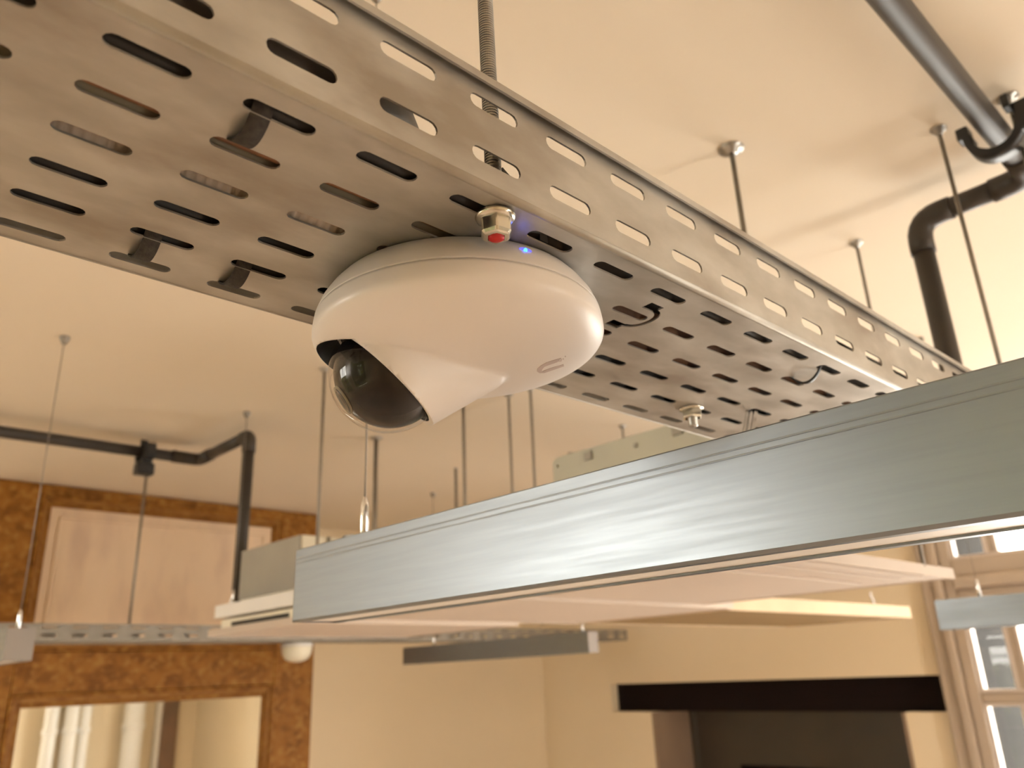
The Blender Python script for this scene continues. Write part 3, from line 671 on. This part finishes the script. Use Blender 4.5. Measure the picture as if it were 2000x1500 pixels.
sail('white flat panel in the middle of the row below the foreground luminaire', -1.80, -1.24, 1.085, 2.0, 2.450, ribs=())
sail('white ribbed panel at the right end of the row', -1.19, -.593, 1.085, 1.78, 2.450, ribs=((-.735, -.725), (-.655, -.648), (-.630, -.621), (-.610, -.604)))
po = sail('ochre brown flat panel hanging in front of the far wall', -1.81, -1.29, 2.06, 3.33, 2.452, .036, 'panel_ochre', 'panel_edge')
g = 'hooks on the ochre panel'
for x, y in ((-1.30, 2.35), (-1.30, 3.05)):
    part(po, 'hook', MB().tube([(x, y, 2.488), (x, y, 2.51), (x-.006, y-.004, 2.525), (x, y-.01, 2.535)], .003, 6), 'steel_bright')
t = thing('white_bar', 'white square section bar over the panel nearest the overmantel', 'bar', (-2.2, 1.14, 2.5), None)
part(t, 'profile', MB().box(-2.478, -1.60, 1.10, 1.19, 2.4995, 2.5375), 'white_paint', .0015)
part(t, 'eyelet', MB().lathe([(.004, 0), (.006, .002), (.006, .016), (.004, .018)], (-2.43, 1.13, 2.538), 12), 'steel_bright')
t = thing('junction_box', 'brown grey metal box standing on the white bar before the overmantel', 'box', (-2.25, 1.2, 2.55))
part(t, 'front_panel', MB().box(-2.43, -2.071, 1.15, 1.154, 2.552, 2.70), 'grey_paint', .001)
part(t, 'body', MB().box(-2.425, -2.075, 1.154, 1.28, 2.54, 2.696), 'cream_plastic', .002)
part(t, 'side_lid', MB().box(-2.0748, -2.068, 1.156, 1.278, 2.56, 2.70), 'cream_plastic', .002)
part(t, 'latch', MB().box(-2.068, -2.062, 1.235, 1.245, 2.60, 2.70), 'cable_grey', .001)
t = thing('ballast_box', 'pale grey green metal box with rounded corner behind the cable tray', 'box', (-.85, 1.2, 2.55))
mb = MB(); rc = .014; prof = [(-1.078, 2.545)] + [(-1.078+rc-rc*math.cos(PI/2*i/6), 2.7065-rc+rc*math.sin(PI/2*i/6)) for i in range(7)] + [(-.60, 2.7065), (-.60, 2.545)]
n = len(prof); vs = [(x, 1.15, z) for x, z in prof] + [(x, 1.27, z) for x, z in prof]
mb.add(vs, [tuple(range(n)), tuple(range(2*n-1, n-1, -1))] + [(i, (i+1) % n, n+(i+1) % n, n+i) for i in range(n)])
part(t, 'housing', mb, 'grey_green', .0015)
for x, w_, h_ in ((-.992, .020, .016), (-.786, .022, .016), (-.872, .008, .008), (-1.066, .004, .005)):
    part(t, 'clip', MB().box(x, x+w_, 1.146, 1.1499, 2.702-h_-(.003 if w_ > .01 else .012), 2.702-(.003 if w_ > .01 else .012)), 'grey_paint', .0008)
part(t, 'foot', MB().box(-1.0, -.95, 1.16, 1.26, 2.4642, 2.5448), 'grey_green', .002); part(t, 'foot', MB().box(-.72, -.67, 1.16, 1.26, 2.4642, 2.5448), 'grey_green', .002)

def hanger(label, x, y, z0, rad=.004, flange=.014, lock=True):
    t = thing('hanging_rod', label, 'rod', (x, y, z0), 'threaded hanging rods')
    part(t, 'rod', MB().cyl((x, y, z0), (x, y, CEIL-.001), rad, 10), 'rod_steel')
    part(t, 'ceiling_flange', MB().lathe([(rad, -.012), (flange*.5, -.011), (flange*.6, -.004), (flange, -.003), (flange, -.0005)], (x, y, CEIL), 24), 'zinc')
    return t
hanger('rod with broad flange, nearest behind the tray rim', -.584, 1.1295, 2.464, .0045, .022)
hanger('rod right of the large grey pipe bend, crossing in front of the pipe', -.317, 1.3594, 2.50, .0035, .013)
hanger('rod behind the tray rim left of the grey drop pipe', -.591, 1.638, 2.464, .0035, .014)
hanger('rod passing through the black pipe clamp at the right edge', -.2085, 1.3614, 2.50, .004, .016)
hanger('rod just left of the dome bubble', -1.943, 1.1315, 2.464, .0042, .014)
hanger('rod below the right end of the dome camera', -1.70, 1.73, 2.464, .0042, .014)
hanger('thicker rod below the middle of the dome camera', -1.86, 1.585, 2.464, .005, .014)
hanger('thick rod with flange right of the foreground wire gripper', -2.449, 1.6565, 2.464, .008, .024)
hanger('faint rod behind the dome hood', -1.786, 1.716, 2.464, .004, .016)
hanger('rod with its flange just above the grey green box, farther right', -1.79, 2.30, 2.49, .004, .014)
hanger('short visible rod over the foreground luminaire, right of the thick pair', -2.64, 2.20, 2.464, .006, .010)
hanger('rod holding the distant tray, hanging beside the black clamp', -3.40, 1.17, 2.4815, .0055, .016)
t = thing('cross_bar', 'small steel cross bar joining two rods behind the foreground luminaire', 'bar', (-.26, 1.36, 2.49))
part(t, 'channel', MB().box(-.36, -.17, 1.345, 1.376, 2.478, 2.4995), 'zinc', .001)

# ------------------------------------------------------------------ grey pipes
def bend(pts, r, n=6):
    """polyline with rounded corners"""
    out = [Vector(pts[0])]
    for i in range(1, len(pts)-1):
        p, a, c = Vector(pts[i]), Vector(pts[i-1]), Vector(pts[i+1]); u = (a-p).normalized(); v = (c-p).normalized()
        s, e = p + u*r, p + v*r
        for k in range(n+1):
            t_ = k/n; out.append(s*(1-t_)**2 + p*2*t_*(1-t_) + e*t_**2)
    out.append(Vector(pts[-1])); return out
PR = .0195
t = thing('conduit_pipe', 'grey plastic pipe under the ceiling turning down behind the tray at right', 'pipe', (-.43, 1.53, 2.6))
z = 3.10
part(t, 'pipe', MB().tube([(-.235, -1.2, z), (-.235, 1.49, z)], PR, 20), 'pipe_grey')
part(t, 'elbow', MB().tube(bend([(-.235, 1.44, z), (-.235, 1.535, z), (-.30, 1.535, z)], .045), PR+.003, 20), 'pipe_grey')
part(t, 'pipe', MB().tube([(-.28, 1.535, z), (-.40, 1.535, z)], PR, 20), 'pipe_grey')
part(t, 'elbow', MB().tube(bend([(-.37, 1.535, z), (-.435, 1.535, z), (-.435, 1.535, z-.07)], .045), PR+.003, 20), 'pipe_grey')
part(t, 'pipe', MB().tube([(-.435, 1.535, z-.05), (-.435, 1.535, 2.50)], PR, 20), 'pipe_grey')
t = thing('conduit_pipe', 'grey plastic pipe under the ceiling turning down before the overmantel at left', 'pipe', (-2.5, 1.18, 2.55))
part(t, 'pipe', MB().tube([(-2.94, -1.2, z), (-2.90, 1.14, z)], PR, 20), 'pipe_grey')
part(t, 'elbow', MB().tube(bend([(-2.90, 1.08, z), (-2.90, 1.18, z), (-2.80, 1.18, z)], .03), PR+.003, 20), 'pipe_grey')
part(t, 'pipe', MB().tube([(-2.84, 1.18, z), (-2.52, 1.18, z)], PR, 20), 'pipe_grey')
part(t, 'elbow', MB().tube(bend([(-2.55, 1.18, z), (-2.4976, 1.18, z), (-2.4976, 1.18, z-.06)], .03), PR+.003, 20), 'pipe_grey')
part(t, 'pipe', MB().tube([(-2.4976, 1.18, z-.03), (-2.4976, 1.18, 2.54)], PR, 20), 'pipe_grey')
def clamp(label, x, y, k, drop=0.0):
    t = thing('pipe_clamp', label, 'clamp', (x, y, z), 'black plastic pipe clamps')
    zc = z - .010*k; ro, ri, hw = .043*k, .0315*k, .018*k
    an = [math.radians(165 + 210*i/22) for i in range(23)]
    mb = MB()
    for i in range(22):
        a0_, a1_ = an[i], an[i+1]; P_ = lambda a, r_, yy: (x + r_*math.cos(a), yy, zc + r_*math.sin(a))
        for yy in (y-hw, y+hw): mb.add([P_(a0_, ro, yy), P_(a1_, ro, yy), P_(a1_, ri, yy), P_(a0_, ri, yy)], [(0, 1, 2, 3)])
        for r_ in (ro, ri): mb.add([P_(a0_, r_, y-hw), P_(a1_, r_, y-hw), P_(a1_, r_, y+hw), P_(a0_, r_, y+hw)], [(0, 1, 2, 3)], True)
    for a_ in (an[0], an[-1]): mb.add([P_(a_, ri, y-hw), P_(a_, ro, y-hw), P_(a_, ro, y+hw), P_(a_, ri, y+hw)], [(0, 1, 2, 3)])
    part(t, 'ring', mb, 'black_plastic')
    part(t, 'block', MB().box(x+.033*k, x+.066*k, y-hw*.95, y+hw*.95, z-.03*k, z+.022*k), 'black_plastic', .004)
    part(t, 'lug', MB().box(x-.052*k, x-.033*k, y-hw*.8, y+hw*.8, z-.002, z+.02*k), 'black_plastic', .003)
    part(t, 'latch', MB().box(x+.023*k, x+.034*k, y-hw*1.5, y-hw*.2, z+.012*k, z+.036*k), 'black_plastic', .002)
    if drop: part(t, 'hanger_socket', MB().box(x-.012, x+.034, y-.03, y+.03, z-.04-drop, z-.0425), 'black_plastic', .006)
    return t
clamp('black clamp round the grey pipe at the right edge', -.2345, 1.335, 1.0)
clamp('black clamp round the grey pipe above the overmantel', -2.9055, .985, 1.0, .045)

# ------------------------------------------------------------------ greenery outside the window behind the photographer
t = thing('garden_hedge', 'dense green hedge outside the windows, reflected in the dome bubble', 'hedge', (-1.5, -3.9, 0))
for x in (-3.8, -2.6, -1.6, -.7, .2): part(t, 'stem', MB().tube([(x, -3.9, 0), (x+.05, -3.9, .9), (x, -3.92, 2.2)], .05, 8), 'bark')
mb = MB()
for i in range(14000):
    x = random.uniform(-4.6, 1.0); top = 2.15 if x < -2.1 else 3.5
    p = Vector((x, -3.9 + random.uniform(-.35, .45), random.uniform(0.1, top)))
    d1 = Vector((random.gauss(0, 1), random.gauss(0, 1), random.gauss(0, 1))).normalized()*.10; d2 = d1.cross(Vector((random.gauss(0, 1), random.gauss(0, 1), random.gauss(0, 1)))).normalized()*.055
    mb.add([p-d1, p+d2, p+d1, p-d2], [(0, 1, 2, 3)])
o = part(t, 'foliage', mb, 'leaf'); o['kind'] = 'stuff'
